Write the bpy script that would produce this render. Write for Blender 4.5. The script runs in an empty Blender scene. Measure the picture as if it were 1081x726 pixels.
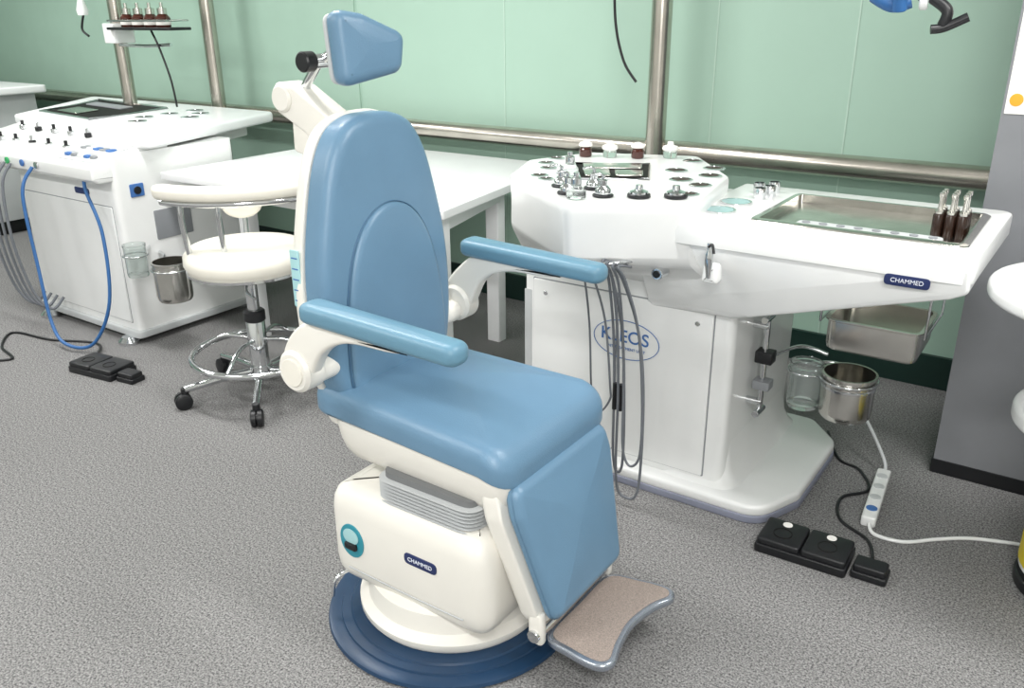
import bpy, bmesh, math, random
from mathutils import Matrix, Vector
random.seed(4)
C=bpy.context.scene.collection
X=Vector((1,0,0));Y=Vector((0,1,0));Z=Vector((0,0,1))
pi=math.pi
# ------------------------------------------------------------ materials
def hexc(h):
    h=h.lstrip('#');o=[]
    for i in (0,2,4):
        c=int(h[i:i+2],16)/255
        o.append(c/12.92 if c<=.04045 else ((c+.055)/1.055)**2.4)
    return (*o,1)
def mat(name,col,rough=.5,metal=0,bump=0,bscale=200,var=.04,vscale=6,trans=0,coat=0,emit=0,spec=.5,col2=None,nscale=None):
    m=bpy.data.materials.new(name);m.use_nodes=True
    nt=m.node_tree;b=nt.nodes['Principled BSDF'];L=nt.links
    c=hexc(col)
    tc=nt.nodes.new('ShaderNodeTexCoord')
    n=nt.nodes.new('ShaderNodeTexNoise');n.inputs['Scale'].default_value=nscale or vscale;n.inputs['Detail'].default_value=3
    L.new(tc.outputs['Object'],n.inputs['Vector'])
    r=nt.nodes.new('ShaderNodeValToRGB')
    r.color_ramp.elements[0].position=.35;r.color_ramp.elements[1].position=.65
    if col2:
        r.color_ramp.elements[0].color=hexc(col2);r.color_ramp.elements[1].color=c
    else:
        r.color_ramp.elements[0].color=tuple(v*(1-var) for v in c[:3])+(1,)
        r.color_ramp.elements[1].color=tuple(min(1,v*(1+var)) for v in c[:3])+(1,)
    L.new(n.outputs['Fac'],r.inputs['Fac']);L.new(r.outputs['Color'],b.inputs['Base Color'])
    b.inputs['Roughness'].default_value=rough;b.inputs['Metallic'].default_value=metal
    b.inputs['Specular IOR Level'].default_value=spec
    if trans: b.inputs['Transmission Weight'].default_value=trans
    if coat: b.inputs['Coat Weight'].default_value=coat;b.inputs['Coat Roughness'].default_value=.15
    if emit:
        b.inputs['Emission Color'].default_value=c;b.inputs['Emission Strength'].default_value=emit
    if bump:
        n2=nt.nodes.new('ShaderNodeTexNoise');n2.inputs['Scale'].default_value=bscale;n2.inputs['Detail'].default_value=2
        L.new(tc.outputs['Object'],n2.inputs['Vector'])
        bp=nt.nodes.new('ShaderNodeBump');bp.inputs['Strength'].default_value=bump;bp.inputs['Distance'].default_value=.002
        L.new(n2.outputs['Fac'],bp.inputs['Height']);L.new(bp.outputs['Normal'],b.inputs['Normal'])
    return m
BLUE=mat('blue_vinyl','#688ba6',.36,bump=.25,bscale=350,var=.03)
SEAMB=mat('stitched_seam','#456a88',.5)
ARMB=mat('dull_blue_vinyl','#648da3',.38,bump=.25,bscale=350,var=.03)
WHITE=mat('white_enamel','#eeefee',.25,var=.015,coat=.2)
CREAM=mat('ivory_plastic','#ece9e1',.35,var=.015)
TOPW=mat('white_laminate','#f0f1f2',.3,var=.01)
CHROME=mat('chrome','#dcdee0',.12,1,var=.03)
STEEL=mat('brushed_steel','#d3d1cb',.2,1,var=.05,vscale=30)
TRAY=mat('worn_steel_tray','#cfccc6',.24,1,var=.10,vscale=14)
POLE=mat('satin_steel_tube','#c2bcb3',.25,1,var=.08,vscale=8)
NAVY=mat('navy_rubber','#1d3a58',.35,var=.1)
NAVYL=mat('navy_label','#23305e',.3)
BLACK=mat('black_plastic','#17181b',.4)
DARK=mat('dark_recess','#1b1a19',.6,spec=.2)
BROWNH=mat('dark_brown_well','#3a3029',.5,spec=.3)
RUB=mat('grey_rubber_hose','#6b6f75',.5)
GREY=mat('mid_grey_plastic','#8d9094',.5)
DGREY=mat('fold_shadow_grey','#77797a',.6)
LGREY=mat('light_grey_plastic','#c3c6c7',.45)
BHOSE=mat('blue_hose','#2f629b',.4)
AMBER=mat('amber_glass','#4a1a0c',.1,coat=.5,trans=.2)
GLASS=mat('clear_glass','#eef4f2',.03,trans=.92)
TEAL=mat('teal_enamel','#2f8fa0',.35)
TEALL=mat('pale_teal_sticker','#a9d3d6',.5)
LENS=mat('frosted_teal_glass','#9dbfc0',.25)
YEL=mat('yellow_sticker','#e8cf2c',.5)
ORANGE=mat('orange_print','#f0a22a',.6)
PAPER=mat('paper','#f3f1ec',.8)
MATM=mat('speckled_foot_mat','#a89a90',.8,bump=.4,bscale=500,col2='#857a74',nscale=350)
LOGO=mat('blue_print','#4472b2',.5)
WTXT=mat('white_print','#e8ecf5',.5)
GRN=mat('green_lamp','#3fae6a',.3)
CREAMV=mat('cream_vinyl','#efebe0',.45,bump=.15,bscale=300)
# ------------------------------------------------------------ helpers
cur=None
def thing(name,label,cat,loc,group=None):
    global cur
    e=bpy.data.objects.new(name,None);e.location=Vector(loc);e.empty_display_size=.1
    C.objects.link(e);e['label']=label;e['category']=cat
    if group:e['group']=group
    cur=e
    return e
def finish(name,bm,m,parent=None,sharp=38,label=None):
    off=cur.location.copy() if cur else Vector()
    bmesh.ops.recalc_face_normals(bm,faces=bm.faces)
    for f in bm.faces:f.smooth=True
    for e in bm.edges:
        if len(e.link_faces)==2 and e.calc_face_angle(0)>math.radians(sharp):e.smooth=False
    for v in bm.verts:v.co-=off
    me=bpy.data.meshes.new(name);bm.to_mesh(me);bm.free()
    ms=m if isinstance(m,(list,tuple)) else [m]
    for k in ms: me.materials.append(k)
    o=bpy.data.objects.new(name,me);C.objects.link(o)
    if cur:o.parent=parent or cur
    if label:o['label']=label
    return o
def rpoly(pts,r=.02,seg=5):
    out=[];n=len(pts)
    rs=r if isinstance(r,(list,tuple)) else [r]*n
    for i in range(n):
        p=Vector(pts[i]).to_2d() if len(pts[i])==3 else Vector(pts[i]);a=Vector(pts[i-1]);b=Vector(pts[(i+1)%n])
        da=(a-p);db=(b-p);la=da.length;lb=db.length;da.normalize();db.normalize()
        ang=da.angle(db);rr=rs[i]
        d=min(rr/max(math.tan(ang/2),1e-4),la*.49,lb*.49)
        p0=p+da*d;p1=p+db*d
        for k in range(seg+1):
            t=k/seg
            out.append(p0*(1-t)**2+p*2*t*(1-t)+p1*t*t)
    return out
def rect(x0,x1,y0,y1,r=.02,seg=5): return rpoly([(x0,y0),(x1,y0),(x1,y1),(x0,y1)],r,seg)
def spl(pts,closed=True,n=6):
    P=[Vector(p) for p in pts];out=[];N=len(P)
    rng=range(N) if closed else range(N-1)
    for i in rng:
        if closed: p0,p1,p2,p3=P[i-1],P[i],P[(i+1)%N],P[(i+2)%N]
        else: p0,p1,p2,p3=P[max(i-1,0)],P[i],P[i+1],P[min(i+2,N-1)]
        for k in range(n):
            t=k/n
            out.append(.5*((2*p1)+(p2-p0)*t+(2*p0-5*p1+4*p2-p3)*t*t+(3*p1-p0-3*p2+p3)*t**3))
    if not closed: out.append(P[-1])
    return out
def circ(cx,cy,r,n=32,ry=None): return [Vector((cx+r*math.cos(2*pi*k/n),cy+(ry or r)*math.sin(2*pi*k/n))) for k in range(n)]
def area(o): return sum(o[i-1].x*o[i].y-o[i].x*o[i-1].y for i in range(len(o)))/2
def inset(o,d):
    if abs(d)<1e-7:return [p.copy() for p in o]
    s=1 if area(o)>0 else -1;n=len(o);res=[]
    for i in range(n):
        a=o[i]-o[i-1];b=o[(i+1)%n]-o[i]
        if a.length<1e-9:a=b.copy()
        if b.length<1e-9:b=a.copy()
        a.normalize();b.normalize();t=(a+b)
        if t.length<1e-6:t=a.copy()
        t.normalize();nn=Vector((-t.y,t.x))*s
        c=max(.5,abs(t.dot(a)))
        res.append(o[i]+nn*d/c)
    return res
def XYf(o=(0,0,0)): return (Vector(o),X,Y)
def loft(name,o,prof,m,frame=None,dome=0,parent=None,sharp=38,zf=None,label=None,drings=4):
    fr=frame or XYf();O,u,v=fr;n=u.cross(v)
    bm=bmesh.new();rings=[]
    def add(pts,h,k=1):
        ring=[]
        for p in pts:
            q=O+u*p.x+v*p.y+n*h
            if zf: q=zf(q,h)
            ring.append(bm.verts.new(q))
        rings.append(ring)
    for ins,h in prof:
        base=ins if isinstance(ins,list) else inset(o,ins)
        add(base,h);last=base;lh=h
    if dome:
        c=sum(last,Vector((0,0)))/len(last)
        for k in range(1,drings+1):
            s=1-k/(drings+.3)
            add([c+(p-c)*s for p in last],lh+dome*(1-s*s))
    N=len(o)
    for a,b in zip(rings,rings[1:]):
        for i in range(N):
            j=(i+1)%N
            bm.faces.new((a[i],a[j],b[j],b[i]))
    bm.faces.new(rings[0][::-1]);bm.faces.new(rings[-1])
    return finish(name,bm,m,parent,sharp,label)
def slab(name,o,h0,h1,m,e=.005,frame=None,dome=0,parent=None,seg=4,eb=None,label=None,zf=None,sharp=38):
    eb=e if eb is None else eb
    pr=[]
    for k in range(seg+1):
        a=k/seg*pi/2;pr.append((eb*(1-math.sin(a)),h0+eb*(1-math.cos(a))))
    for k in range(seg+1):
        a=k/seg*pi/2;pr.append((e*(1-math.cos(a)),h1-e*(1-math.sin(a))))
    return loft(name,o,pr,m,frame,dome,parent,sharp,zf,label)
def box(name,x0,x1,y0,y1,z0,z1,m,r=.006,e=.004,parent=None,label=None):
    return slab(name,rect(x0,x1,y0,y1,r,3),z0,z1,m,e,parent=parent,seg=2,label=label)
def ringslab(name,outer,inner,z0,z1,m,parent=None,frame=None,label=None):
    O,u,v=frame or XYf();n=u.cross(v);bm=bmesh.new();N=len(outer)
    P=[(inset(outer,.002),z0),(outer,z0+.002),(outer,z1-.010),(inset(outer,.003),z1-.003),(inset(outer,.010),z1),(inner,z1),(inner,z0)]
    R=[[bm.verts.new(O+u*p.x+v*p.y+n*h) for p in o] for o,h in P]
    for k in range(len(R)):
        a=R[k];b=R[(k+1)%len(R)]
        for i in range(N):
            j=(i+1)%N;bm.faces.new((a[i],a[j],b[j],b[i]))
    return finish(name,bm,m,parent,38,label)
def axis(d):
    d=Vector(d).normalized();h=Z if abs(d.z)<.9 else X
    u=h.cross(d).normalized();v=d.cross(u);return u,v,d
def lathe(name,prof,o,m,d=(0,0,1),parent=None,n=32,sharp=38,label=None):
    u,v,w=axis(d);O=Vector(o);bm=bmesh.new();rings=[]
    for r,h in prof:
        if r<1e-6: rings.append([bm.verts.new(O+w*h)])
        else: rings.append([bm.verts.new(O+w*h+u*r*math.cos(2*pi*k/n)+v*r*math.sin(2*pi*k/n)) for k in range(n)])
    for a,b in zip(rings,rings[1:]):
        for i in range(n):
            j=(i+1)%n
            if len(a)==1 and len(b)==1: continue
            if len(a)==1: bm.faces.new((a[0],b[j],b[i]))
            elif len(b)==1: bm.faces.new((a[i],a[j],b[0]))
            else: bm.faces.new((a[i],a[j],b[j],b[i]))
    return finish(name,bm,m,parent,sharp,label)
def cyl(name,o,r,h,m,d=(0,0,1),parent=None,n=28,e=None,label=None):
    e=min(r,h)*.15 if e is None else e
    return lathe(name,[(0,0),(r-e,0),(r,e),(r,h-e),(r-e,h),(0,h)],o,m,d,parent,n,label=label)
def sweep(name,pts,r,m,parent=None,smooth=True,n=10,res=8,closed=False,label=None):
    P=spl(pts,closed,res) if smooth else [Vector(p) for p in pts]
    bm=bmesh.new();rings=[];N=len(P);u=None
    for i in range(N):
        if closed:t=P[(i+1)%N]-P[i-1]
        else:t=P[min(i+1,N-1)]-P[max(i-1,0)]
        t.normalize()
        if u is None: u,_,_=axis(t)
        u=(u-t*u.dot(t)).normalized();w=t.cross(u)
        rings.append([bm.verts.new(P[i]+u*r*math.cos(2*pi*k/n)+w*r*math.sin(2*pi*k/n)) for k in range(n)])
    prs=list(zip(rings,rings[1:]))
    if closed: prs.append((rings[-1],rings[0]))
    for a,b in prs:
        for i in range(n):
            j=(i+1)%n;bm.faces.new((a[i],a[j],b[j],b[i]))
    if not closed: bm.faces.new(rings[0][::-1]);bm.faces.new(rings[-1])
    return finish(name,bm,m,parent,60,label)
def text(name,body,size,o,u,v,m,parent=None,ext=.0006,bold=0):
    cu=bpy.data.curves.new('t','FONT');cu.body=body;cu.size=size;cu.align_x='CENTER';cu.align_y='CENTER';cu.extrude=ext;cu.offset=bold
    t=bpy.data.objects.new('t',cu);C.objects.link(t)
    bpy.context.view_layer.update()
    dg=bpy.context.evaluated_depsgraph_get()
    me=bpy.data.meshes.new_from_object(t.evaluated_get(dg));bpy.data.objects.remove(t)
    u=Vector(u).normalized();v=Vector(v).normalized();n=u.cross(v)
    off=cur.location if cur else Vector()
    for q in me.vertices: q.co=Vector(o)+u*q.co.x+v*q.co.y+n*q.co.z-off
    me.materials.clear();me.materials.append(m)
    ob=bpy.data.objects.new(name,me);C.objects.link(ob)
    if cur:ob.parent=parent or cur
    return ob
def dup(src,loc,label=None):
    e=src.copy();C.objects.link(e);e.location=Vector(loc)
    if label:e['label']=label
    def rec(a,b):
        for ch in list(a.children):
            if ch is e: continue
            c=ch.copy();C.objects.link(c);c.parent=b;rec(ch,c)
    rec(src,e);return e
def struct(o,name):
    o.name=name;o['kind']='structure';return o
# ------------------------------------------------------------ room
WY=3.7
carp=bpy.data.materials.new('carpet');carp.use_nodes=True
nt=carp.node_tree;b=nt.nodes['Principled BSDF'];L=nt.links
tc=nt.nodes.new('ShaderNodeTexCoord')
n1=nt.nodes.new('ShaderNodeTexNoise');n1.inputs['Scale'].default_value=185;n1.inputs['Detail'].default_value=5;n1.inputs['Roughness'].default_value=.72
n2=nt.nodes.new('ShaderNodeTexNoise');n2.inputs['Scale'].default_value=1.2
n3=nt.nodes.new('ShaderNodeTexNoise');n3.inputs['Scale'].default_value=90;n3.inputs['Detail'].default_value=2
r1=nt.nodes.new('ShaderNodeValToRGB');r1.color_ramp.elements[0].position=.39;r1.color_ramp.elements[1].position=.61
r1.color_ramp.elements[0].color=hexc('#4a4a4b');r1.color_ramp.elements[1].color=hexc('#a7a6a5')
mn=nt.nodes.new('ShaderNodeMix');mn.data_type='FLOAT';mn.inputs[0].default_value=.12
mx=nt.nodes.new('ShaderNodeMix');mx.data_type='RGBA';mx.blend_type='MULTIPLY';mx.inputs[0].default_value=.15
for q in (n1,n2,n3): L.new(tc.outputs['Object'],q.inputs['Vector'])
L.new(n1.outputs['Fac'],mn.inputs[2]);L.new(n3.outputs['Fac'],mn.inputs[3])
L.new(mn.outputs[0],r1.inputs['Fac']);L.new(r1.outputs['Color'],mx.inputs[6]);L.new(n2.outputs['Fac'],mx.inputs[7])
L.new(mx.outputs[2],b.inputs['Base Color']);b.inputs['Roughness'].default_value=.95;b.inputs['Specular IOR Level'].default_value=.1
bp=nt.nodes.new('ShaderNodeBump');bp.inputs['Strength'].default_value=.3;bp.inputs['Distance'].default_value=.003
L.new(n1.outputs['Fac'],bp.inputs['Height']);L.new(bp.outputs['Normal'],b.inputs['Normal'])
GREEN=mat('green_wall_panel','#a8c5b5',.38,var=.02,vscale=1.5)
SEAM=mat('panel_seam','#bad2c4',.4)
CEIL=mat('ceiling_board','#e6e6e2',.9)
PILL=mat('grey_pillar_paint','#7d7f83',.6)
BASEB=mat('dark_green_skirting','#16302a',.35)
cur=None
def rawbox(name,x0,x1,y0,y1,z0,z1,m):
    bm=bmesh.new()
    bmesh.ops.create_cube(bm,size=1)
    for v in bm.verts: v.co=Vector(((x0+x1)/2+v.co.x*(x1-x0),(y0+y1)/2+v.co.y*(y1-y0),(z0+z1)/2+v.co.z*(z1-z0)))
    return struct(finish(name,bm,m),name)
XL,XR,YF,ZC=-9.0,3.0,-2.5,2.8
rawbox('floor',XL,XR,YF,WY,-.1,0,carp)
rawbox('ceiling',XL,XR,YF,WY,ZC,ZC+.1,CEIL)
rawbox('wall_back',XL,XR,WY,WY+.1,0,ZC,GREEN)
rawbox('wall_left',XL-.1,XL,YF,WY,0,ZC,GREEN)
rawbox('wall_right',XR,XR+.1,YF,WY,0,ZC,CEIL)
rawbox('wall_front',XL,XR,YF-.1,YF,0,ZC,CEIL)
rawbox('baseboard_back',XL,XR,WY-.02,WY,0,.14,BASEB)
for i,x in enumerate((-6.9,-5.85,-4.8,-3.64,-2.62,-1.50,-.92)):
    rawbox('trim_%d'%(i+1),x-.003,x+.003,WY-.003,WY,.14,ZC,SEAM)
rawbox('trim_8',-9,-3.64,WY-.012,WY,.14,ZC,mat('green_wall_panel_deep','#a2bfaf',.4,var=.02))
PX=-.295
rawbox('wall_pillar',PX,.65,2.94,WY,.05,ZC,PILL)
rawbox('baseboard_pillar',PX-.005,.65,2.935,WY,0,.05,BLACK)
thing('poster','white paper notice with an orange dot taped to the grey pillar','poster',(-.1,2.94,1.18))
slab('sheet',rect(-.288,.15,1.20,1.95,.002,2),0,.003,PAPER,.0005,frame=(Vector((0,2.94,0)),X,Z))
slab('printed_dot',circ(-.262,1.24,.018,24),0,.002,ORANGE,.0005,frame=(Vector((0,2.9372,0)),X,Z))
# wall rail + poles
thing('wall_rail','horizontal satin steel handrail tube running along the green wall','rail',(-3,3.58,.9))
sweep('tube',[(-8.9,3.58,.90),(PX-.01,3.58,.90)],.046,POLE,smooth=False,n=28)
for x in (-8,-6.2,-4.4,-2.9,-1.1): cyl('bracket',(x,3.6,.90),.014,.1,POLE,d=(0,1,0))
thing('support_pole','vertical satin steel pole rising beside the wall rail','pole',(-1.66,3.48,0),'steel poles by the wall')
cyl('tube',(-1.66,3.48,.02),.043,2.76,POLE,n=28,e=.001);cyl('floor_flange',(-1.66,3.48,0),.07,.02,POLE)
p1=cur
dup(p1,(-4.66,3.48,0))
# ceiling lights
LP=mat('light_diffuser','#ffffff',.5,emit=3)
k=0
for x in (-5.6,-2.6,.4):
    for y in (-.6,1.9):
        g='ceiling light panels'
        if k==0:
            thing('ceiling_light','long white fluorescent ceiling light fixture','light',(x,y,ZC),g);first=cur
            box('housing',x-.7,x+.7,y-.17,y+.17,ZC-.05,ZC-.001,WHITE)
            box('diffuser',x-.66,x+.66,y-.13,y+.13,ZC-.056,ZC-.045,LP)
        else: dup(first,(x,y,ZC))
        k+=1
        l=bpy.data.lights.new('a','AREA');l.shape='RECTANGLE';l.size=1.3;l.size_y=.3;l.energy=56 if x<-5 else 47;l.color=(1,.99,.975)
        lo=bpy.data.objects.new('area_light',l);lo.location=(x,y,ZC-.07);C.objects.link(lo)
cur=None
l=bpy.data.lights.new('f','AREA');l.shape='DISK';l.size=1.2;l.energy=42;l.color=(1,.99,.975)
lo=bpy.data.objects.new('front_light',l);lo.location=(.8,-1.4,2.2);C.objects.link(lo)
lo.rotation_euler=(Vector((-1.5,2.6,.7))-lo.location).to_track_quat('-Z','Y').to_euler()
w=bpy.data.worlds.new('w');bpy.context.scene.world=w;w.use_nodes=True
w.node_tree.nodes['Background'].inputs[0].default_value=(.9,.95,1,1);w.node_tree.nodes['Background'].inputs[1].default_value=.5
# ------------------------------------------------------------ examination chair (faces +X)
YC=1.52
ch=thing('examination_chair','blue vinyl examination chair with ivory base, armrests, headrest and footrest','chair',(-1.2,1.48,0))
bx,by=-1.225,1.465
lathe('floor_plate',[(0,0),(.325,0),(.335,.006),(.332,.014),(.32,.018),(.30,.019),(.298,.024),(.275,.026),(.272,.031),(0,.031)],(bx,by,0),NAVY,n=64)
lathe('base_skirt',[(0,.031),(.245,.031),(.255,.045),(.255,.06),(.232,.075),(.225,.125),(.2,.14),(0,.14)],(bx,by+.01,0),CREAM,n=56)
hs=loft('base_housing',rect(-1.47,-.965,1.262,1.745,.06,7),[(.08,.105),(.035,.111),(.014,.128),(.004,.15),(0,.18),(0,.325),(.004,.350),(.014,.372),(.032,.386),(.055,.390)],CREAM)
sweep('seam',[(-1.40,1.261,.165),(-1.2,1.2605,.163),(-1.03,1.261,.165)],.002,LGREY,parent=hs)
slab('badge',circ(-1.382,.250,.040,32,.048),0,.005,TEAL,.002,frame=(Vector((0,1.2635,0)),X,Z),parent=hs,label='round teal badge')
b2=slab('badge_face',circ(-1.382,.264,.026,24,.022),0,.002,TEALL,.0005,frame=(Vector((0,1.2582,0)),X,Z),parent=hs)
box('socket',-1.402,-1.362,1.249,1.262,.228,.246,BLACK,parent=hs)
slab('nameplate',rect(-1.205,-1.105,.258,.288,.013,4),0,.004,NAVYL,.001,frame=(Vector((0,1.263,0)),X,Z),parent=hs)
text('lettering','CHAMMED',.0155,(-1.155,1.2585,.273),X,Z,WTXT,parent=hs)
bel=rect(-1.32,-1.01,1.285,1.72,.05,5)
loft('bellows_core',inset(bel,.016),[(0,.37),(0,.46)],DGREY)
for k in range(7):
    z=.384+.0095*k
    loft('bellows_fold',bel,[(.018,z-.0035),(0,z),(.018,z+.0035)],LGREY,sharp=80)
DZ=-.028
sh=rpoly([(-1.50,1.31),(-.93,1.295),(-.93,1.755),(-1.50,1.73)],[.1,.05,.05,.1],6)
loft('seat_shell',sh,[(.08,.430),(.05,.433),(.030,.444),(.016,.466),(.006,.495),(0,.53),(0,.55),(.01,.554)],CREAM)
so=rpoly([(-1.545,1.305),(-.925,1.285),(-.925,1.765),(-1.545,1.73)],[.07,.07,.07,.07],7)
def seatz(q,h):
    z=q.z
    if h>.56: z-=max(0,q.x+1.11)**2*1.3
    return Vector((q.x,q.y,z))
sc=slab('seat_cushion',so,.578+DZ,.664+DZ,BLUE,.042,dome=.018,seg=8,eb=.02,zf=seatz)
# backrest
fr=(Vector((-1.455,YC,.575)),Y,Vector((-.03,0,1)).normalized())
hw=[(.0,-.01),(.15,0),(.2,.045),(.225,.14),(.232,.26),(.223,.38),(.197,.5),(.165,.60),(.12,.667),(.06,.694)]
bo=spl([(x,y) for x,y in hw]+[(0,.698)]+[(-x,y) for x,y in hw[::-1][:-1]],True,5)
bk=slab('backrest_shell',inset(bo,-.004),-.085,-.035,CREAM,.006,frame=fr,eb=.035,seg=5)
bc=slab('backrest_cushion',bo,-.035,.038,BLUE,.030,frame=fr,dome=.006,seg=6,eb=.01)
pa=[(.0,.012),(.140,.012),(.174,.05),(.178,.16),(.165,.28),(.132,.39),(.076,.462)]
po=spl(pa+[(0,.488)]+[(-x,y) for x,y in pa[::-1][:-1]],True,5)
slab('backrest_panel',po,.028,.056,BLUE,.018,frame=fr,dome=.004,parent=bc,seg=5)
O_,u_,v_=fr;nn_=u_.cross(v_)
sweep('panel_seam',[O_+u_*p.x+v_*p.y+nn_*.0405 for p in inset(po,-.001)],.0028,SEAMB,parent=bc,smooth=False,closed=True,n=6)
slab('scale_sticker',rect(-1.535,-1.505,.84,.98,.004,2),0,.003,TEALL,.001,frame=(Vector((0,1.290,0)),X,Z),parent=bk)
for i in range(5): slab('scale_mark',rect(-1.53,-1.51,.855+i*.026,.858+i*.026,.001,2),0,.001,LOGO,.0002,frame=(Vector((0,1.2868,0)),X,Z),parent=bk)
# head support mechanism
SX=.045
hsup=slab('head_support',rpoly([(-1.50,1.165),(-1.49,1.215),(-1.69,1.325),(-1.75,1.335),(-1.775,1.30),(-1.75,1.258),(-1.66,1.215),(-1.60,1.165)],[.015,.015,.02,.02,.02,.012,.02,.02],4),-.04,.04,CREAM,.008,frame=(Vector((0,YC,0)),X,Z))
slab('lock_block',rpoly([(-1.715,1.165),(-1.62,1.145),(-1.60,1.22),(-1.71,1.27)],.012,3),-.032,.032,CREAM,.006,frame=(Vector((0,YC,0)),X,Z),parent=hsup)
cyl('joint',(-1.775+SX,YC-.048,1.295),.034,.096,CREAM,d=(0,1,0),parent=hsup)
slab('stay',rpoly([(-1.58,1.06),(-1.50,1.06),(-1.51,1.2),(-1.60,1.2)],.01,3),-.03,.03,CREAM,.005,frame=(Vector((0,YC,0)),X,Z),parent=hsup)
sweep('headrest_bar',[(-1.74+SX,YC,1.31),(-1.70+SX,YC,1.355),(-1.665+SX,YC,1.385),(-1.60+SX,YC,1.41),(-1.53+SX,YC,1.415)],.012,CHROME,parent=hsup)
cyl('knob',(-1.665+SX,YC-.065,1.385),.024,.035,BLACK,d=(0,1,0),parent=hsup)
cyl('clamp',(-1.665+SX,YC-.03,1.385),.017,.05,CHROME,d=(0,1,0),parent=hsup)
hf=(Vector((-1.470,YC+.005,1.415)),Vector((.3,1,0)).normalized(),Vector((-.08,0,1)).normalized())
ho=rpoly([(-.095,-.085),(.07,-.055),(.088,.030),(-.02,.076),(-.095,.088)],[.03,.035,.03,.05,.03],7)
hr=slab('headrest',ho,-.02,.042,BLUE,.026,frame=hf,dome=.004,seg=6)
slab('headrest_shell',inset(ho,.004),-.032,-.018,LGREY,.004,frame=hf,parent=hr)
# armrests
def arm(yc,side):
    dx=.012 if side<0 else 0;dz=-.014 if side<0 else 0
    g=slab('armrest',rpoly([(-1.43+dx,yc-.038),(-.985+dx,yc-.033),(-.985+dx,yc+.033),(-1.43+dx,yc+.038)],.03,5),.858+dz,.905+dz,ARMB,.018,dome=.003,seg=5,zf=lambda q,h:Vector((q.x,q.y,q.z-(q.x+1.2)*.03)))
    so=spl([(-1.50,.70),(-1.435,.675),(-1.40,.73),(-1.36,.80+dz),(-1.28,.838+dz),(-1.15,.845+dz),(-1.10,.862+dz),(-1.25,.872+dz),(-1.38,.868+dz),(-1.44,.83),(-1.49,.77)],True,5)
    slab('support',so,-.02,.02,CREAM,.01,frame=(Vector((0,yc,0)),X,Z),parent=g)
    cyl('hinge',(-1.455,yc-.03,.72),.052,.06,CREAM,d=(0,1,0),parent=g,n=36,e=.008)
    cyl('hinge_cap',(-1.455,yc-.034 if side<0 else yc+.028,.72),.034,.008,CREAMV,d=(0,1,0),parent=g)
    a,b=(yc,1.36) if side<0 else (1.68,yc)
    cyl('pivot',(-1.455,a,.70),.03,b-a,CREAM,d=(0,1,0),parent=g)
arm(1.222,-1);arm(1.818,1)
box('back_bracket',-1.54,-1.47,1.35,1.69,.50,.73,CREAM,r=.03,e=.02)
# leg rest
lf=(Vector((-.872,YC,.165)),Y,Vector((-.09,0,.36)).normalized())
lo_=rpoly([(-.16,0),(.155,0),(.21,.29),(.20,.365),(-.205,.365),(-.21,.29)],[.04,.04,.07,.04,.04,.07],7)
ls=slab('leg_rest_frame',inset(lo_,-.012),-.055,.0,CREAM,.006,frame=lf,eb=.02)
slab('leg_rest_cushion',lo_,0,.050,BLUE,.030,frame=lf,dome=.016,seg=7,parent=ls)
# footrest
fo=spl([(-.875,1.385),(-.80,1.355),(-.72,1.345),(-.69,1.375),(-.705,1.44),(-.715,1.52),(-.70,1.60),(-.675,1.655),(-.70,1.69),(-.78,1.69),(-.87,1.665),(-.88,1.52)],True,5)
FZ=lambda q,h:Vector((q.x,q.y,q.z+(q.x+.78)*.10))
ft=slab('footrest',fo,.100,.122,mat('footrest_rim','#a9b0bb',.25,.8),.008,zf=FZ)
slab('foot_mat',inset(fo,.014),.120,.125,MATM,.002,parent=ft,zf=FZ)
cyl('hinge',(-.885,1.36,.125),.016,.32,CHROME,d=(0,1,0),parent=ft)
box('hinge_bracket',-.905,-.865,1.345,1.370,.105,.19,CREAM,r=.01,e=.006,parent=ft)
box('hinge_bracket',-.905,-.865,1.670,1.695,.105,.19,CREAM,r=.01,e=.006,parent=ft)
cyl('hinge_pin',(-.885,1.337,.13),.016,.010,CHROME,d=(0,1,0),parent=ft)
sweep('release_lever',[(-1.42,1.31,.13),(-1.44,1.25,.12),(-1.445,1.235,.07)],.005,CHROME)
# ------------------------------------------------------------ treatment unit (right)
un_=thing('treatment_unit','white treatment unit with console, steel tray wing and hanging hoses','medical cabinet',(-1.2,2.6,0))
bo_=rpoly([(-1.62,2.27),(-.67,2.27),(-.60,2.45),(-.60,2.86),(-.72,3.0),(-1.62,3.0)],[.04,.10,.08,.1,.06,.04],6)
bs=slab('base_plate',bo_,.022,.06,WHITE,.012)
slab('base_edge',inset(bo_,-.002),0,.026,mat('base_edge_grey','#8b8fa0',.5),.004,parent=bs)
co=rect(-1.58,-.82,2.33,2.95,.03,5)
cab=loft('cabinet',co,[(0,.055),(-.0,.89)],WHITE)
loft('foot_flare',rect(-1.0,-.82,2.36,2.93,.03,5),[(-.05,.058),(-.03,.075),(-.012,.11),(-.002,.17),(0,.2)],WHITE,parent=cab)
for x0,x1 in ((-1.535,-1.215),(-1.205,-.885)):
    d=slab('door',rect(x0,x1,.085,.645,.006,3),0,.008,WHITE,.002,frame=(Vector((0,2.331,0)),X,Z),parent=cab)
    slab('door_gap',rect(x0-.004,x1+.004,.081,.649,.006,3),0,.0015,GREY,.0004,frame=(Vector((0,2.331,0)),X,Z),parent=cab)
    cyl('lock',(x0+.05 if x0<-1.3 else x1-.05,2.328,.60),.008,.008,CHROME,d=(0,-1,0),parent=d)
slab('vent',rect(-1.575,-1.545,.25,.6,.004,2),0,.002,LGREY,.0005,frame=(Vector((0,2.331,0)),X,Z),parent=cab)
bm_=[(-1.175+.118*math.cos(a*pi/18),2.3215,.495+.066*math.sin(a*pi/18)) for a in range(36)]
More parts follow.
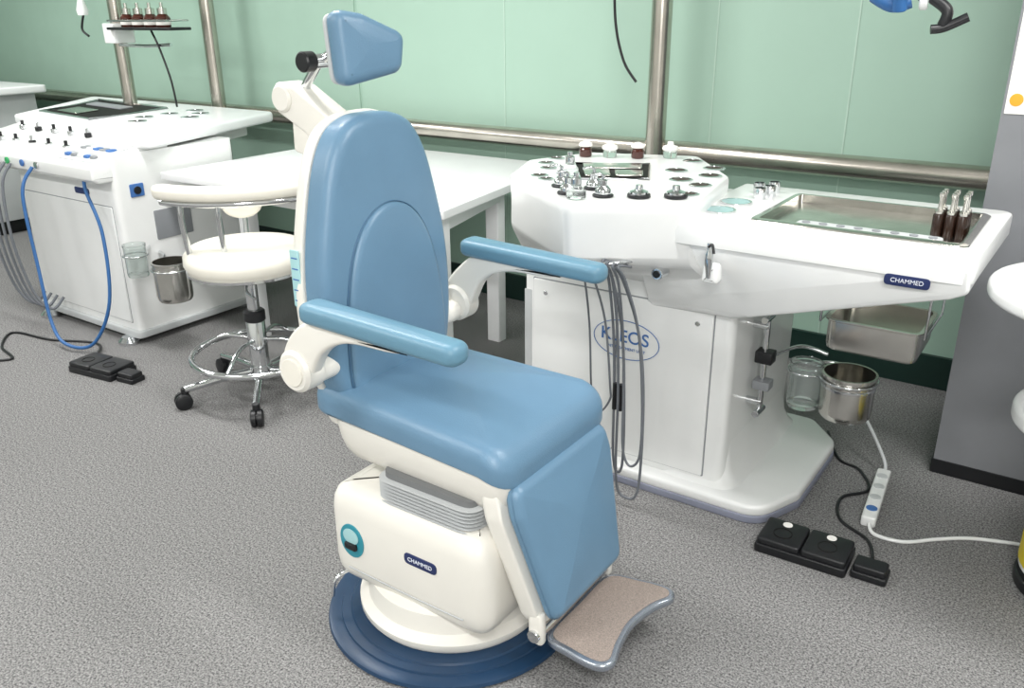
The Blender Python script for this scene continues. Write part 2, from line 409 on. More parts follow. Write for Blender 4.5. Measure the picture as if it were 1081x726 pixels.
sweep('logo_ring',bm_,.0014,LOGO,parent=cab,smooth=False,closed=True,n=6)
text('lettering','KLEOS',.060,(-1.180,2.3215,.505),X,Z,LOGO,parent=cab,bold=.0004)
text('lettering','ENT TREATMENT UNIT',.0135,(-1.175,2.3215,.465),X,Z,LOGO,parent=cab)
# raised octagonal console, turned towards the operator
ZT=1.0
ct=[Vector(p) for p in rpoly([(-1.60,2.28),(-1.21,1.985),(-.91,2.19),(-.985,2.62),(-1.22,2.93),(-1.60,2.80),(-1.70,2.53)],[.035,.035,.035,.06,.05,.05,.035],6)]
nk=[Vector(p) for p in rpoly([(-1.578,2.345),(-1.30,2.326),(-.84,2.326),(-.83,2.62),(-1.1,2.9),(-1.50,2.9),(-1.578,2.6)],[.02,.03,.02,.06,.05,.04,.03],6)]
def mixo(t): return [a.lerp(b,t) for a,b in zip(nk,ct)]
cons=loft('console',ct,[(nk,.70),(mixo(.12),.715),(mixo(.50),.765),(mixo(.80),.805),(mixo(.90),.822),(mixo(.95),.84),(.004,.93),(0,.965),(0,.985),(.004,.995),(.012,1.0)],WHITE,sharp=24)
rc=[(-1.348,2.304),(-1.166,2.41),(-1.286,2.66),(-1.51,2.54)]
slab('recess',rpoly(rc,.012,3),ZT,ZT+.002,DARK,.0008,parent=cons)
sweep('recess_rim',[(*p,ZT+.003) for p in rc],.005,CHROME,parent=cons,smooth=False,closed=True,n=6)
def bil(s,t):
    a=Vector(rc[0]).lerp(Vector(rc[1]),s);b=Vector(rc[3]).lerp(Vector(rc[2]),s);return a.lerp(b,t)
for s0,s1,t0,t1 in ((.08,.45,.1,.5),(.52,.92,.12,.45),(.1,.9,.6,.9)):
    slab('steel_insert',rpoly([bil(s0,t0),bil(s1,t0),bil(s1,t1),bil(s0,t1)],.01,3),ZT+.002,ZT+.011,STEEL,.003,parent=cons)
for (x,y,r) in [(-1.19,2.80,.032),(-1.07,2.70,.034),(-1.16,2.60,.034),(-1.03,2.57,.034),(-1.08,2.46,.034),(-.995,2.41,.032),(-1.62,2.60,.026),(-1.54,2.42,.026),(-1.60,2.50,.026),(-.97,2.27,.028),(-1.49,2.29,.026),(-1.44,2.25,.022)]:
    lathe('socket_ring',[(0,.0),(r,0),(r+.003,.004),(r-.004,.006),(r-.005,.002),(0,.002)],(x,y,ZT),[CHROME],parent=cons,n=24)
    cyl('socket_hole',(x,y,ZT+.002),r-.006,.0025,BROWNH,parent=cons,n=20)
# wing
wp=[(-1.10,.925),(-.215,.925),(-.21,.865),(-.25,.845),(-.76,.675),(-.83,.64),(-1.10,.63)]
def wzf(q,h):
    y=q.y
    if y<2.5:
        k=min(1,max(0,(-.55-q.x)/.32));k=k*k*(3-2*k)
        y+=.15*k*min(1,max(0,(.78-q.z)/.14))
    return Vector((q.x,y,q.z))
wg=slab('wing',rpoly(wp,[.02,.01,.02,.03,.06,.04,.02],5),-2.79,-2.168,WHITE,.010,frame=(Vector((0,0,0)),X,Z),zf=wzf)
outer=rpoly([(-1.0,2.165),(-.208,2.165),(-.198,2.81),(-1.0,2.81)],[.01,.04,.04,.01],6)
inner=rpoly([(-.785,2.30),(-.255,2.30),(-.255,2.70),(-.785,2.70)],[.02,.02,.02,.02],6)
ringslab('wing_top',outer,inner,.885,.945,WHITE,parent=wg)
slab('steel_tray',inset(inner,.001),.922,.928,TRAY,.001,parent=wg)
ringslab('tray_lip',inset(inner,-.014),inset(inner,.010),.926,.9515,STEEL,parent=wg)
slab('control_strip',rect(-.68,-.31,2.322,2.377,.02,5),.928,.946,LGREY,.004,parent=wg)
for i in range(8): cyl('button',(-.655+i*.046,2.349,.946),.011,.003,GREY,parent=wg,n=16)
for x,y,r in ((-.91,2.36,.042),(-.91,2.49,.042)):
    cyl('round_lid',(x,y,.945),r,.004,LENS,parent=wg,n=32);lathe('lid_ring',[(r,0),(r+.006,0),(r+.006,.005),(r,.005),(r,0)],(x,y,.945),CHROME,parent=wg)
slab('nameplate',rect(-.40,-.295,.862,.890,.011,4),0,.003,NAVYL,.001,frame=(Vector((0,2.166,0)),X,Z),parent=wg)
text('lettering','CHAMMED',.0155,(-.347,2.1625,.876),X,Z,WTXT,parent=wg)
cyl('port',(-1.00,2.20,.79),.018,.05,CHROME,d=(0,-1,0),parent=wg)
cyl('port_core',(-1.00,2.151,.79),.011,.004,BLACK,d=(0,-1,0),parent=wg)
slab('gun_holder',rpoly([(-.865,.79),(-.815,.79),(-.82,.845),(-.86,.845)],.012,4),0,.045,WHITE,.012,frame=(Vector((0,2.185,0)),X,Z),parent=wg)
lathe('spray_gun',[(0,-.02),(.006,-.02),(.008,0),(.011,.02),(.012,.05),(.006,.06),(.006,.08),(0,.08)],(-.84,2.135,.83),CHROME,d=(0,-.1,1),parent=wg)
sweep('spray_lever',[(-.84,2.125,.90),(-.825,2.11,.91),(-.815,2.10,.89)],.004,BLACK,parent=wg)
for i,(x,b,lp,r) in enumerate([(-1.215,.30,.06,.0035),(-1.125,.11,.03,.0044),(-1.105,.035,.075,.0044),(-1.08,.16,.055,.0040)]):
    y=2.17-i*.012
    sweep('hose',[(x,y-.02,.81),(x+.005,y-.11,.835),(x+.005,y-.07,.77),(x,y-.02,.6),(x,y,.4),(x+.005,y,b+.06),(x+.01+lp*.4,y,b),(x+.01+lp,y,b+.05),(x+lp*1.15,y,.4),(x+lp*.9,y-.02,.62),(x+lp*.5,y-.07,.78),(x+lp*.3,y-.10,.83),(x+lp*.3,y-.02,.81)],r,RUB,parent=cab,n=8)
for x in (-1.12,-1.10): cyl('hose_handle',(x,2.155,.33),.008,.09,BLACK,parent=cab,n=14)
sweep('hose_hook',[(-1.22,2.16,.82),(-1.19,2.08,.83),(-1.14,2.045,.825),(-1.08,2.07,.83),(-1.05,2.18,.82)],.006,CHROME,parent=cab)
# side holder
hd=sweep('side_holder',[(-.775,2.5,.27),(-.775,2.5,.60)],.009,CHROME,smooth=False,n=14)
for z in (.31,.57): cyl('standoff',(-.825,2.5,z),.012,.055,CHROME,d=(1,0,0),parent=hd)
for z in (.28,.60): cyl('knob',(-.775,2.46,z),.012,.07,CHROME,d=(0,1,0),parent=hd)
box('clamp',-.80,-.745,2.475,2.525,.45,.49,BLACK,parent=hd)
box('clamp',-.80,-.745,2.475,2.525,.36,.39,GREY,parent=hd)
sweep('holder_bar',[(-.76,2.5,.47),(-.70,2.62,.48),(-.62,2.65,.46)],.006,CHROME,parent=hd)
for x,r in ((-.655,.056),(-.525,.084)):
    sweep('holder_ring',[(x+r*math.cos(a*pi/12),2.55+r*math.sin(a*pi/12),.435) for a in range(24)],.004,CHROME,parent=hd,smooth=False,closed=True,n=8)
sweep('holder_bar',[(-.655,2.61,.435),(-.60,2.64,.44),(-.525,2.638,.435)],.005,CHROME,parent=hd)
for x in (-.62,-.33): sweep('basket_hanger',[(x,2.50,.72+.2*(x+.62)),(x,2.50,.622),(x,2.76,.622),(x,2.76,.72+.2*(x+.62))],.004,CHROME,parent=wg,smooth=False)
def vessel(nm,lab,cat,x,y,z,r,h,m,grp=None,t=.003):
    thing(nm,lab,cat,(x,y,z),grp)
    lathe('body',[(0,0),(r*.9,0),(r*.97,h*.06),(r,h*.15),(r,h*.93),(r*1.05,h*.95),(r*1.05,h),(r-t,h),(r-t,h*.1),(0,h*.06)],(x,y,z),m,n=36)
    return cur
vessel('waste_pot','polished steel waste pot hooked in a side ring','pot',-.525,2.55,.31,.078,.145,STEEL)
lathe('rim_band',[(.0785,.10),(.081,.102),(.081,.107),(.0785,.11)],(-.525,2.55,.31),CHROME)
vessel('glass_jar','clear glass jar hooked in a side ring','jar',-.655,2.55,.31,.05,.15,GLASS)
thing('steel_basket','rectangular steel instrument dish hanging under a wing','tray',(-.47,2.63,.53))
oo=rect(-.605,-.345,2.51,2.75,.03,6)
loft('body',oo,[(.02,.525),(.004,.535),(0,.55),(0,.62),(-.008,.625),(-.008,.629),(.004,.629),(.006,.55),(.01,.54),(.024,.532)],STEEL)
# jars on console
g1='jars on the unit console'
def jar(x,y,kind):
    z=ZT+.001
    if kind=='amber':
        thing('medicine_jar','small amber glass jar with a clear stopper on the console','jar',(x,y,z),g1)
        lathe('glass_body',[(0,0),(.021,0),(.023,.004),(.023,.026),(.018,.032),(.018,.036),(0,.036)],(x,y,z),AMBER,n=24)
        lathe('stopper',[(0,.036),(.022,.036),(.025,.040),(.022,.048),(.009,.054),(0,.056)],(x,y,z),PAPER,n=24)
    elif kind=='clear':
        thing('cotton_jar','small clear glass jar with a pale lid on the console','jar',(x,y,z),g1)
        lathe('glass_body',[(0,0),(.021,0),(.024,.004),(.024,.022),(.019,.027),(0,.027)],(x,y,z),GLASS,n=24)
        lathe('lid',[(0,.027),(.026,.027),(.029,.032),(.026,.040),(.012,.045),(.010,.056),(0,.057)],(x,y,z),PAPER,n=24)
    elif kind=='spray':
        thing('spray_bottle','glass spray bottle with a chrome nozzle top on the console','bottle',(x,y,z),g1)
        cyl('ring_collar',(x,y,z),.030,.006,BLACK)
        lathe('glass_body',[(0,.006),(.022,.006),(.024,.010),(.022,.02),(.014,.03),(0,.03)],(x,y,z),CHROME,n=24)
        lathe('nozzle',[(0,.03),(.011,.03),(.012,.045),(.005,.05),(.005,.06),(0,.061)],(x,y,z),CHROME,n=18)
        sweep('spout',[(x,y,z+.058),(x-.01,y-.01,z+.064),(x-.028,y-.02,z+.060)],.004,CHROME,n=8)
    elif kind=='glass':
        thing('glass_bottle','squat clear glass bottle with a chrome cap on the console','bottle',(x,y,z),g1)
        lathe('glass_body',[(0,0),(.024,0),(.028,.004),(.028,.02),(.016,.034),(.014,.042),(0,.042)],(x,y,z),GLASS,n=24)
        lathe('cap',[(0,.042),(.016,.042),(.016,.056),(.008,.062),(.008,.072),(0,.073)],(x,y,z),CHROME,n=20)
    else:
        thing('lidded_pot','low black collared pot with chrome lid on the console','pot',(x,y,z),g1)
        cyl('collar',(x,y,z),.033,.010,BLACK)
        lathe('lid',[(0,.010),(.027,.010),(.027,.016),(.012,.022),(.010,.034),(0,.036)],(x,y,z),CHROME,n=24)
    return cur
A=jar(-1.56,2.70,'amber');dup(A,(-1.385,2.765,ZT+.001))
B=jar(-1.48,2.735,'clear')
for x,y in ((-1.29,2.83),): dup(B,(x,y,ZT+.001))
D=jar(-1.165,2.12,'spray')
for x,y in ((-1.24,2.20),(-1.34,2.18),(-1.27,2.10)): dup(D,(x,y,ZT+.001))
G=jar(-1.215,2.055,'glass')
for x,y in ((-1.42,2.36),): dup(G,(x,y,ZT+.001))
E=jar(-1.075,2.165,'pot');dup(E,(-.985,2.215,ZT+.001))
thing('metal_cup','small chrome instrument cup on the unit wing','cup',(-.90,2.66,.945),'chrome cups on the wing')
lathe('body',[(0,0),(.016,0),(.018,.003),(.018,.035),(.016,.035),(.015,.005),(0,.005)],(-.90,2.66,.945),CHROME,n=20)
cup=cur
for q in ((-.855,2.63),(-.865,2.70),(-.87,2.58)): dup(cup,(*q,.945))
BRN=mat('dark_brown_glass','#2c1d16',.25)
thing('instrument_bottle','dark slim bottle with a steel instrument standing in it','bottle',(-.345,2.46,.928),'dark bottles in the steel tray')
lathe('glass_body',[(0,0),(.0125,0),(.0135,.003),(.0135,.055),(.011,.06),(0,.06)],(-.345,2.46,.928),BRN,n=16)
lathe('steel_top',[(.0,.06),(.011,.06),(.011,.066),(.005,.07),(.004,.10),(.007,.105),(.006,.115),(0,.116)],(-.345,2.46,.928),STEEL,n=14)
ib=cur
for i in range(3):
    for j in range(3):
        if i or j: dup(ib,(-.345+i*.029,2.46+j*.03,.928))
# ------------------------------------------------------------ floor clutter
def pedal(x,y,rot,lab,sc=1,marks=True):
    thing('foot_pedal',lab,'foot pedal',(x,y,0))
    R=Matrix.Rotation(rot,2)
    def tr(pts): return [R@Vector((p.x*sc,p.y*sc))+Vector((x,y)) for p in pts]
    slab('base',tr(rect(-.13,.13,-.07,.07,.012,4)),0,.028,BLACK,.004)
    for k in (-.064,.064):
        slab('treadle',tr(rect(k-.062,k+.062,-.066,.066,.012,4)),.026,.048,BLACK,.006,dome=.002)
        c=R@Vector((k*sc,.04*sc))+Vector((x,y))
        if marks: cyl('mark',(c.x,c.y,.048),.014,.003,PAPER,n=20)
        c=R@Vector((k*sc,-.012*sc))+Vector((x,y))
        lathe('button_ring',[(.024,0),(.028,0),(.027,.003),(.025,.003),(.024,0)],(c.x,c.y,.0485),DARK,n=24)
    q=R@Vector((.185*sc,-.015))+Vector((x,y))
    thing('foot_switch','small black single foot switch lying on the carpet','foot pedal',(q.x,q.y,0))
    slab('base',tr(rect(.138,.235,-.05,.02,.01,4)),0,.022,BLACK,.004)
    slab('treadle',tr(rect(.143,.23,-.045,.015,.01,4)),.020,.042,BLACK,.005)
pedal(-.51,2.22,math.radians(2),'black double foot pedal with round white marks beside the white unit')
pedal(-3.52,1.83,math.radians(8),'black double foot pedal on the carpet beside a blue hose',1.05,False)
thing('power_strip','white power strip with grey sockets resting on the carpet','power strip',(-.405,2.62,0))
a=Vector((-.39,2.46));bb=Vector((-.42,2.80));dd=(bb-a).normalized();nn=Vector((dd.y,-dd.x))
slab('body',rpoly([a-nn*.022,a+nn*.022,bb+nn*.022,bb-nn*.022],.01,4),0,.035,WHITE,.006)
for i in range(4):
    c=a+dd*(.06+.075*i);slab('socket',circ(c.x,c.y,.017,20),.034,.037,LGREY if i else LOGO,.001)
thing('white_cable','white power cable lying on the carpet','cable',(-.2,2.5,0))
sweep('cord',[(-.385,2.45,.02),(-.36,2.42,.008),(-.28,2.43,.006),(-.2,2.50,.006),(-.12,2.56,.006),(-.02,2.60,.006),(.02,2.61,.006)],.006,WHITE,n=8)
thing('mains_cord','white mains cord running down from the unit to the power strip','cable',(-.5,2.9,0))
sweep('cord',[(-.64,2.95,.24),(-.57,2.95,.18),(-.50,2.90,.12),(-.43,2.83,.05),(-.42,2.81,.02)],.006,LGREY,n=8)
thing('pedal_cable','black pedal cable looping over the carpet','cable',(-.5,2.5,0))
sweep('cord',[(-.33,2.27,.015),(-.37,2.38,.006),(-.47,2.45,.006),(-.50,2.58,.006),(-.44,2.68,.006),(-.50,2.80,.006),(-.58,2.84,.006),(-.66,2.98,.03)],.005,BLACK,n=8)
thing('pedal_cable','black cable coiled across the carpet near a foot pedal','cable',(-4.0,1.8,0))
sweep('cord',[(-3.66,1.88,.02),(-3.85,2.0,.006),(-4.1,1.9,.006),(-4.35,1.85,.006),(-4.2,1.72,.006),(-4.0,1.66,.006),(-4.3,1.5,.006),(-4.9,1.6,.006)],.006,BLACK,n=8)
# ------------------------------------------------------------ table
thing('work_table','plain white laminate work table with square white legs','table',(-2.9,3.0,0))
slab('tabletop',rpoly([(-3.64,2.34),(-2.00,2.42),(-2.17,3.52),(-3.64,3.52)],.008,3),.765,.80,TOPW,.004)
for x0,x1,y0,y1 in ((-3.3,-2.12,2.5,2.52),(-3.3,-2.27,3.10,3.12)): box('apron',x0,x1,y0,y1,.68,.765,TOPW)
slab('apron',rpoly([(-2.12,2.5),(-2.09,2.5),(-2.25,3.14),(-2.28,3.14)],.003,3),.68,.765,TOPW,.003)
box('apron',-3.3,-3.28,2.5,3.12,.68,.765,TOPW)
for x,y in ((-2.12,2.5),(-2.28,3.10),(-3.28,2.5),(-3.28,3.10)): box('leg',x-.035,x+.035,y,y+.06,0,.765,TOPW)
# ------------------------------------------------------------ stool
sx,sy=-2.74,2.085
st=thing('swivel_stool','cream padded swivel stool with chrome foot ring and curved backrest','stool',(sx,sy,0))
lathe('seat',[(0,.54),(.19,.54),(.225,.550),(.242,.580),(.240,.612),(.22,.636),(.16,.648),(0,.652)],(sx,sy,0),CREAMV,n=48,sharp=60)
lathe('seat_pan',[(0,.515),(.10,.518),(.20,.530),(.235,.543),(.235,.553),(0,.553)],(sx,sy,0),CHROME,n=40)
lathe('gas_column',[(0,.10),(.038,.10),(.038,.32),(.032,.33),(.032,.35),(.024,.355),(.024,.52),(0,.52)],(sx,sy,0),CHROME,n=28)
cyl('collar',(sx,sy,.32),.043,.05,BLACK)
sweep('height_lever',[(sx,sy,.51),(sx+.1,sy-.1,.495),(sx+.2,sy-.14,.49)],.006,CHROME)
lathe('hub',[(0,.07),(.045,.07),(.05,.09),(.045,.13),(0,.13)],(sx,sy,0),CHROME)
fr_=sweep('foot_ring',[(sx+.265*math.cos(a*pi/18),sy+.265*math.sin(a*pi/18),.185) for a in range(36)],.013,CHROME,smooth=False,closed=True,n=12)
for k in range(4):
    a=k*2*pi/4+.4;sweep('spoke',[(sx+.03*math.cos(a),sy+.03*math.sin(a),.245),(sx+.15*math.cos(a),sy+.15*math.sin(a),.245),(sx+.265*math.cos(a),sy+.265*math.sin(a),.185)],.009,CHROME,parent=fr_)
a0=math.radians(-44)
for k in range(5):
    a=a0+k*2*pi/5;c=math.cos(a);s=math.sin(a)
    lg=sweep('leg',[(sx+.03*c,sy+.03*s,.105),(sx+.15*c,sy+.15*s,.10),(sx+.31*c,sy+.31*s,.083)],.016,CHROME)
    lathe('caster',[(0,-.024),(.028,-.024),(.034,-.020),(.034,-.004),(.02,-.003),(.02,.003),(.034,.004),(.034,.020),(.028,.024),(0,.024)],(sx+.32*c,sy+.32*s,.034),BLACK,d=(-s,c,0.0),n=24,parent=lg)
    cyl('stem',(sx+.31*c,sy+.31*s,.045),.015,.045,BLACK,parent=lg)
vd=Vector((sx,sy)).normalized()
ca=math.atan2(-vd.y,-vd.x)
Rr=.43;cx_=sx+vd.x*.29+.02;cy_=sy+vd.y*.29+.03
arc=[ca-math.radians(48)+math.radians(96)*t/24 for t in range(25)]
def PT(r,a): return Vector((cx_+r*math.cos(a),cy_+r*math.sin(a)))
e1=arc[-1]+.06;e0=arc[0]-.06
arm_o=[PT(Rr+.036,a) for a in arc]+[PT(Rr+.018,e1),PT(Rr-.018,e1)]+[PT(Rr-.036,a) for a in arc[::-1]]+[PT(Rr-.018,e0),PT(Rr+.018,e0)]
bp_=slab('back_pad',arm_o,.842,.896,CREAMV,.022,seg=5)
sweep('back_tube',[(*PT(Rr,a),.830) for a in arc],.014,CHROME,smooth=False,parent=bp_)
for a in (arc[3],arc[8],arc[19]):
    p=PT(Rr,a);q=Vector((sx,sy));dr=(q-p)
    sweep('back_strut',[(p.x,p.y,.825),(p.x,p.y,.74),(p.x+dr.x*.1,p.y+dr.y*.1,.58),(p.x+dr.x*.4,p.y+dr.y*.4,.525),(p.x+dr.x*.8,p.y+dr.y*.8,.525)],.011,CHROME,parent=bp_)
slab('lumbar_pad',circ(0,0,.08,24,.055),-.018,.018,CREAMV,.014,frame=(Vector((sx-.15,sy+.12,.76)),Vector((.6,.8,0)).normalized(),Z),parent=bp_)
sweep('lumbar_strut',[(sx-.15,sy+.13,.74),(sx-.13,sy+.11,.59),(sx-.06,sy+.06,.53)],.01,CHROME,parent=bp_)
# ------------------------------------------------------------ second treatment unit (far)
u2=thing('treatment_unit','white treatment unit with sloped control panel and blue hose','medical cabinet',(-4.1,2.5,0))
cab2=loft('cabinet',rect(-4.55,-3.68,2.13,2.80,.03,4),[(0,.06),(0,.90)],WHITE)
slab('plinth',rect(-4.57,-3.66,2.11,2.83,.03,4),.03,.065,LGREY,.006)
for x,y in ((-4.45,2.10),(-3.74,2.10),(-3.74,2.76),(-4.45,2.76)):
    lathe('foot',[(0,0),(.05,0),(.05,.015),(.03,.035),(0,.035)],(x,y,0),CHROME,n=24)
slab('door_gap',rect(-4.504,-3.726,.096,.664,.006,3),0,.0015,GREY,.0004,frame=(Vector((0,2.131,0)),X,Z),parent=cab2)
slab('door',rect(-4.50,-3.73,.10,.66,.006,3),0,.007,WHITE,.002,frame=(Vector((0,2.131,0)),X,Z),parent=cab2)
slab('nameplate',rect(-4.02,-3.90,.70,.73,.01,4),0,.004,NAVYL,.001,frame=(Vector((0,2.13,0)),X,Z),parent=cab2)
wt=slab('worktop',rpoly([(-5.15,2.46),(-3.60,2.27),(-3.95,3.32),(-5.8,3.32)],[.05,.05,.08,.05],5),.912,.965,TOPW,.014)
slab('under_frame',rpoly([(-4.9,2.5),(-3.75,2.40),(-4.05,3.2),(-5.4,3.2)],.04,4),.84,.915,WHITE,.01)
WZ=.965
rc2=[(-5.12,2.60),(-4.50,2.53),(-4.62,3.08),(-5.45,3.16)]
slab('recess',rpoly(rc2,.02,3),WZ,WZ+.002,DARK,.0005,parent=wt)
sweep('recess_rim',[(*p,WZ+.003) for p in rc2],.010,CHROME,parent=wt,smooth=False,closed=True,n=6)
slab('steel_insert',rpoly([(-5.05,2.66),(-4.80,2.63),(-4.86,2.80),(-5.12,2.83)],.01,3),WZ+.002,WZ+.010,STEEL,.002,parent=wt)
slab('steel_insert',rpoly([(-5.25,2.95),(-4.80,2.90),(-4.83,3.0),(-5.3,3.05)],.01,3),WZ+.002,WZ+.010,GREY,.002,parent=wt)
for x,y in ((-4.38,3.1),(-4.22,3.02),(-4.12,2.88),(-4.34,2.75),(-4.2,2.62),(-4.36,2.92)):
    lathe('socket_ring',[(0,0),(.045,0),(.048,.006),(.036,.006),(.034,.002),(0,.002)],(x,y,WZ),CHROME,parent=wt)
    cyl('socket_hole',(x,y,WZ+.002),.03,.002,DARK,parent=wt)
pf=[(2.07,.78),(2.04,.80),(2.04,.86),(2.44,.945),(2.44,.78)]
PR=-3.69
cp=slab('control_panel',rpoly(pf,[.01,.01,.02,.01,.005],3),-5.0,PR,WHITE,.012,frame=(Vector((0,0,0)),Y,Z))
def pz(y): return .86+(y-2.04)*.2125
kp=slab('keypad',rect(PR-.36,PR-.05,2.08,2.28,.01,3),0,.004,LGREY,.001,parent=cp,zf=lambda q,h:Vector((q.x,q.y,pz(q.y)+q.z)))
for i in range(5):
    for j in range(2):
        x0=PR-.33+i*.053
        box('panel_button',x0,x0+.035,2.11+j*.08,2.15+j*.08,pz(2.11+j*.08)+.0,pz(2.15+j*.08)+.009,[LOGO,GREY,WHITE,LOGO,GREY][(i+j)%5],parent=cp)
for i in range(11):
    x=-4.88+i*.078;y=2.33 if i%2 else 2.17
    cyl('knob',(x,y,pz(y)),.017,.022,CHROME if i%3 else BLACK,parent=cp,n=20)
    cyl('knob_cap',(x,y,pz(y)+.022),.008,.022,BLACK if i%3 else CHROME,parent=cp,n=14)
for i,x in enumerate((-4.68,-4.55,-4.42,-4.28,-4.15)):
    cyl('indicator',(x,2.038,.83),.016,.008,GRN if i==2 else LOGO if i==3 else CHROME,d=(0,-1,0),parent=cp,n=18)
for i,(x,c,r) in enumerate(((-4.56,RUB,.007),(-4.50,RUB,.007),(-4.44,RUB,.007),(-4.38,RUB,.007))):
    sweep('hose',[(x,2.03,.82),(x,1.97,.72),(x+.02,1.95,.45),(x+.07,1.97,.2),(x+.12,2.02,.10),(x+.14,2.08,.15)],r,c,parent=cp)
sweep('hose',[(-4.18,2.03,.82),(-4.18,1.96,.70),(-4.12,1.93,.35),(-4.04,1.90,.10),(-3.90,1.88,.03),(-3.75,1.93,.05),(-3.67,2.0,.25),(-3.71,2.05,.55),(-3.80,2.06,.74),(-3.83,2.08,.80)],.008,BHOSE,parent=cp)
sd=(Vector((-3.68,0,0)),Y,Z)
slab('socket_plate',rect(2.20,2.27,.70,.76,.006,3),0,.006,LOGO,.002,frame=sd,parent=cab2)
cyl('socket_hole',(-3.675,2.235,.73),.018,.006,BLACK,d=(1,0,0),parent=cab2)
slab('vent_panel',rect(2.30,2.50,.48,.62,.006,3),0,.005,GREY,.002,frame=sd,parent=cab2)
PXX,PYY=-3.45,2.20
rg=sweep('pot_ring',[(PXX+.087*math.cos(a*pi/12),PYY+.087*math.sin(a*pi/12),.40) for a in range(24)],.005,CHROME,smooth=False,closed=True,n=8)
sweep('pot_bracket',[(-3.68,2.30,.42),(-3.60,2.27,.42),(PXX-.08,PYY,.40)],.008,CHROME,parent=rg)
JX,JY=-3.59,2.12
sweep('jar_ring',[(JX+.054*math.cos(a*pi/12),JY+.054*math.sin(a*pi/12),.46) for a in range(24)],.004,CHROME,smooth=False,closed=True,n=8,parent=rg)
sweep('jar_bracket',[(-3.68,2.25,.46),(JX,JY+.052,.46)],.006,CHROME,parent=rg,smooth=False)
vessel('waste_pot','polished steel waste pot hooked on a cabinet side','pot',PXX,PYY,.25,.081,.185,STEEL)
vessel('glass_jar','clear glass jar hooked on a cabinet side','jar',JX,JY,.36,.049,.15,GLASS)
# pole with bottle rack behind unit 2
px,py=-5.01,3.1
thing('instrument_pole','steel instrument pole with black bottle shelf above the far unit','pole',(px,py,WZ))
cyl('tube',(px,py,WZ),.04,ZC-WZ,POLE,n=24,e=.001)
SZ=1.415
rk=slab('bottle_shelf',rect(px+.03,px+.63,py-.10,py+.06,.02,4),SZ-.015,SZ,BLACK,.003)
sweep('shelf_rail',[(px+.05,py-.09,SZ+.035),(px+.61,py-.09,SZ+.035),(px+.61,py+.05,SZ+.035),(px+.05,py+.05,SZ+.035)],.006,CHROME,parent=rk,smooth=False,closed=True,n=8)
box('clamp',px-.06,px+.06,py-.07,py+.07,SZ-.09,SZ+.02,WHITE,r=.02)
sweep('lower_bar',[(px,py-.02,SZ-.1),(px+.35,py-.05,SZ-.1),(px+.57,py-.05,SZ-.09)],.009,CHROME)
sweep('cable',[(px+.4,py-.05,SZ-.015),(px+.49,py-.07,SZ-.12),(px+.55,py-.07,SZ-.28),(px+.57,py-.07,.99)],.006,BLACK)
x0=px+.14
thing('medicine_bottle','amber medicine bottle with a metal cap on the shelf','bottle',(x0,3.08,SZ),'amber bottles on the pole shelf')
lathe('glass_body',[(0,0),(.037,0),(.040,.005),(.040,.05),(.024,.07),(0,.07)],(x0,3.08,SZ),AMBER,n=24)
lathe('cap',[(0,.07),(.026,.07),(.026,.10),(.01,.105),(.01,.13),(0,.13)],(x0,3.08,SZ),STEEL,n=20)
slab('label_band',circ(x0,3.08,.0408,24),SZ+.012,SZ+.038,PAPER,.001)
mb=cur
for k in range(1,4): dup(mb,(x0+k*.115,3.08,SZ))
thing('suction_handpiece','white handpiece with black cable hanging from an arm','handpiece',(px-.37,3.2,1.6))
sweep('arm',[(px-.05,3.1,1.75),(px-.25,3.1,1.70),(px-.35,3.1,1.58)],.012,CHROME)
lathe('body',[(0,0),(.03,0),(.035,.03),(.02,.08),(.012,.12),(0,.12)],(px-.35,3.1,1.48),WHITE,n=20)
sweep('cable',[(px-.35,3.1,1.48),(px-.39,3.1,1.40),(px-.33,3.1,1.36)],.007,BLACK)
# far-left bench
thing('side_bench','white side bench with steel canister and dark toe kick','bench',(-7.2,2.9,0))
slab('worktop',rect(-8.3,-6.33,2.55,3.3,.04,4),.97,1.02,TOPW,.01)
box('cabinet',-8.2,-6.43,2.62,3.25,.1,.97,LGREY)
box('toe_kick',-8.15,-6.48,2.66,3.2,0,.1,BLACK)
thing('steel_canister','steel canister standing on the side bench','canister',(-6.42,2.66,1.02))
lathe('body',[(0,0),(.075,0),(.08,.01),(.08,.16),(.07,.17),(0,.17)],(-6.42,2.66,1.02),STEEL);cyl('lid',(-6.42,2.66,1.19),.084,.03,STEEL)
thing('hanging_cable','thin black cable hanging down beside the steel pole','cable',(-1.86,3.4,1.2))
sweep('cord',[(-1.86,3.40,2.79),(-1.84,3.40,1.9),(-1.84,3.40,1.5),(-1.80,3.41,1.3),(-1.74,3.43,1.2)],.006,BLACK,n=8)
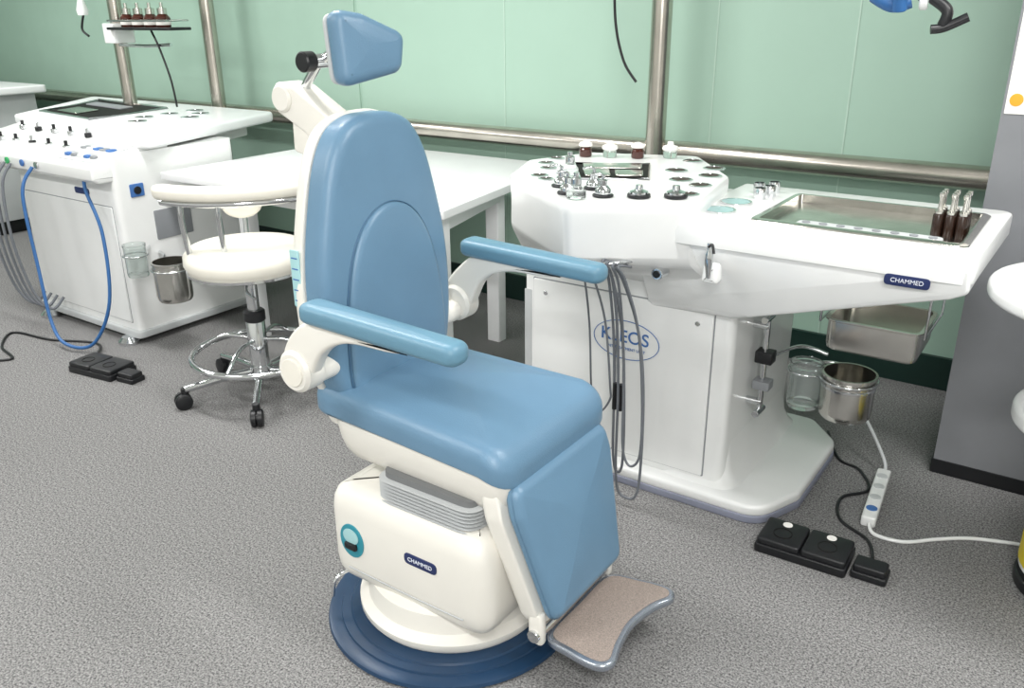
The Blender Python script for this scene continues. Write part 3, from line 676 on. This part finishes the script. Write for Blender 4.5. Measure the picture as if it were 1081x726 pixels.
# top-right hanging instrument
IX,IZ=-.50,1.505
thing('hanging_microscope','blue and black instrument head hanging on an arm from the ceiling','medical device',(IX,2.55,IZ))
cyl('column',(IX+.16,2.60,IZ+.09),.02,ZC-IZ-.09,POLE,n=20,e=.001)
sweep('joint_arm',[(IX+.16,2.60,IZ+.11),(IX+.08,2.58,IZ+.06),(IX,2.55,IZ+.02)],.02,NAVY)
sweep('blue_body',[(IX-.10,2.53,IZ+.02),(IX-.05,2.53,IZ-.005),(IX-.01,2.54,IZ+.005)],.020,BHOSE)
cyl('blue_knob',(IX-.03,2.52,IZ-.02),.018,.05,BHOSE,d=(0,-.3,1))
cyl('white_collar',(IX+.01,2.55,IZ+.005),.024,.02,WHITE,d=(1,.1,0))
sweep('black_handle',[(IX+.04,2.55,IZ+.01),(IX+.08,2.54,IZ-.02),(IX+.075,2.54,IZ-.055)],.014,BLACK)
sweep('black_handle',[(IX+.05,2.53,IZ-.065),(IX+.08,2.54,IZ-.06),(IX+.13,2.55,IZ-.035)],.012,BLACK)
# right-edge round cabinet
thing('round_side_cart','white rounded side cart with yellow stickers and black base','cart',(.12,2.40,0))
slab('worktop',circ(.085,2.27,.27,48),.855,.90,WHITE,.018,seg=5)
slab('shelf',circ(.135,2.42,.22,48),.49,.545,WHITE,.018,seg=5)
cyl('body',(.180,2.46,.03),.17,.83,WHITE,n=40)
cyl('black_base',(.180,2.46,.0),.175,.035,BLACK,n=40)
lathe('sticker_band',[(.1705,.07),(.1725,.07),(.1725,.14),(.1705,.14),(.1705,.07)],(.180,2.46,0),YEL,n=40)
lathe('sticker_band',[(.1705,.16),(.1725,.16),(.1725,.20),(.1705,.20),(.1705,.16)],(.180,2.46,0),YEL,n=40)
# ------------------------------------------------------------ camera
cam=bpy.data.cameras.new('camera');cam.sensor_width=36;cam.lens=900/1081*36;cam.clip_start=.05
co_=bpy.data.objects.new('camera',cam);C.objects.link(co_)
M=(Matrix.Rotation(math.radians(35),3,'Z')@Matrix.Rotation(math.radians(90-21.5),3,'X')@Matrix.Rotation(math.radians(-.5),3,'Z')).to_4x4()
M.translation=Vector((0,0,1.5));co_.matrix_world=M
bpy.context.scene.camera=co_
bpy.context.scene.view_settings.view_transform='Standard'
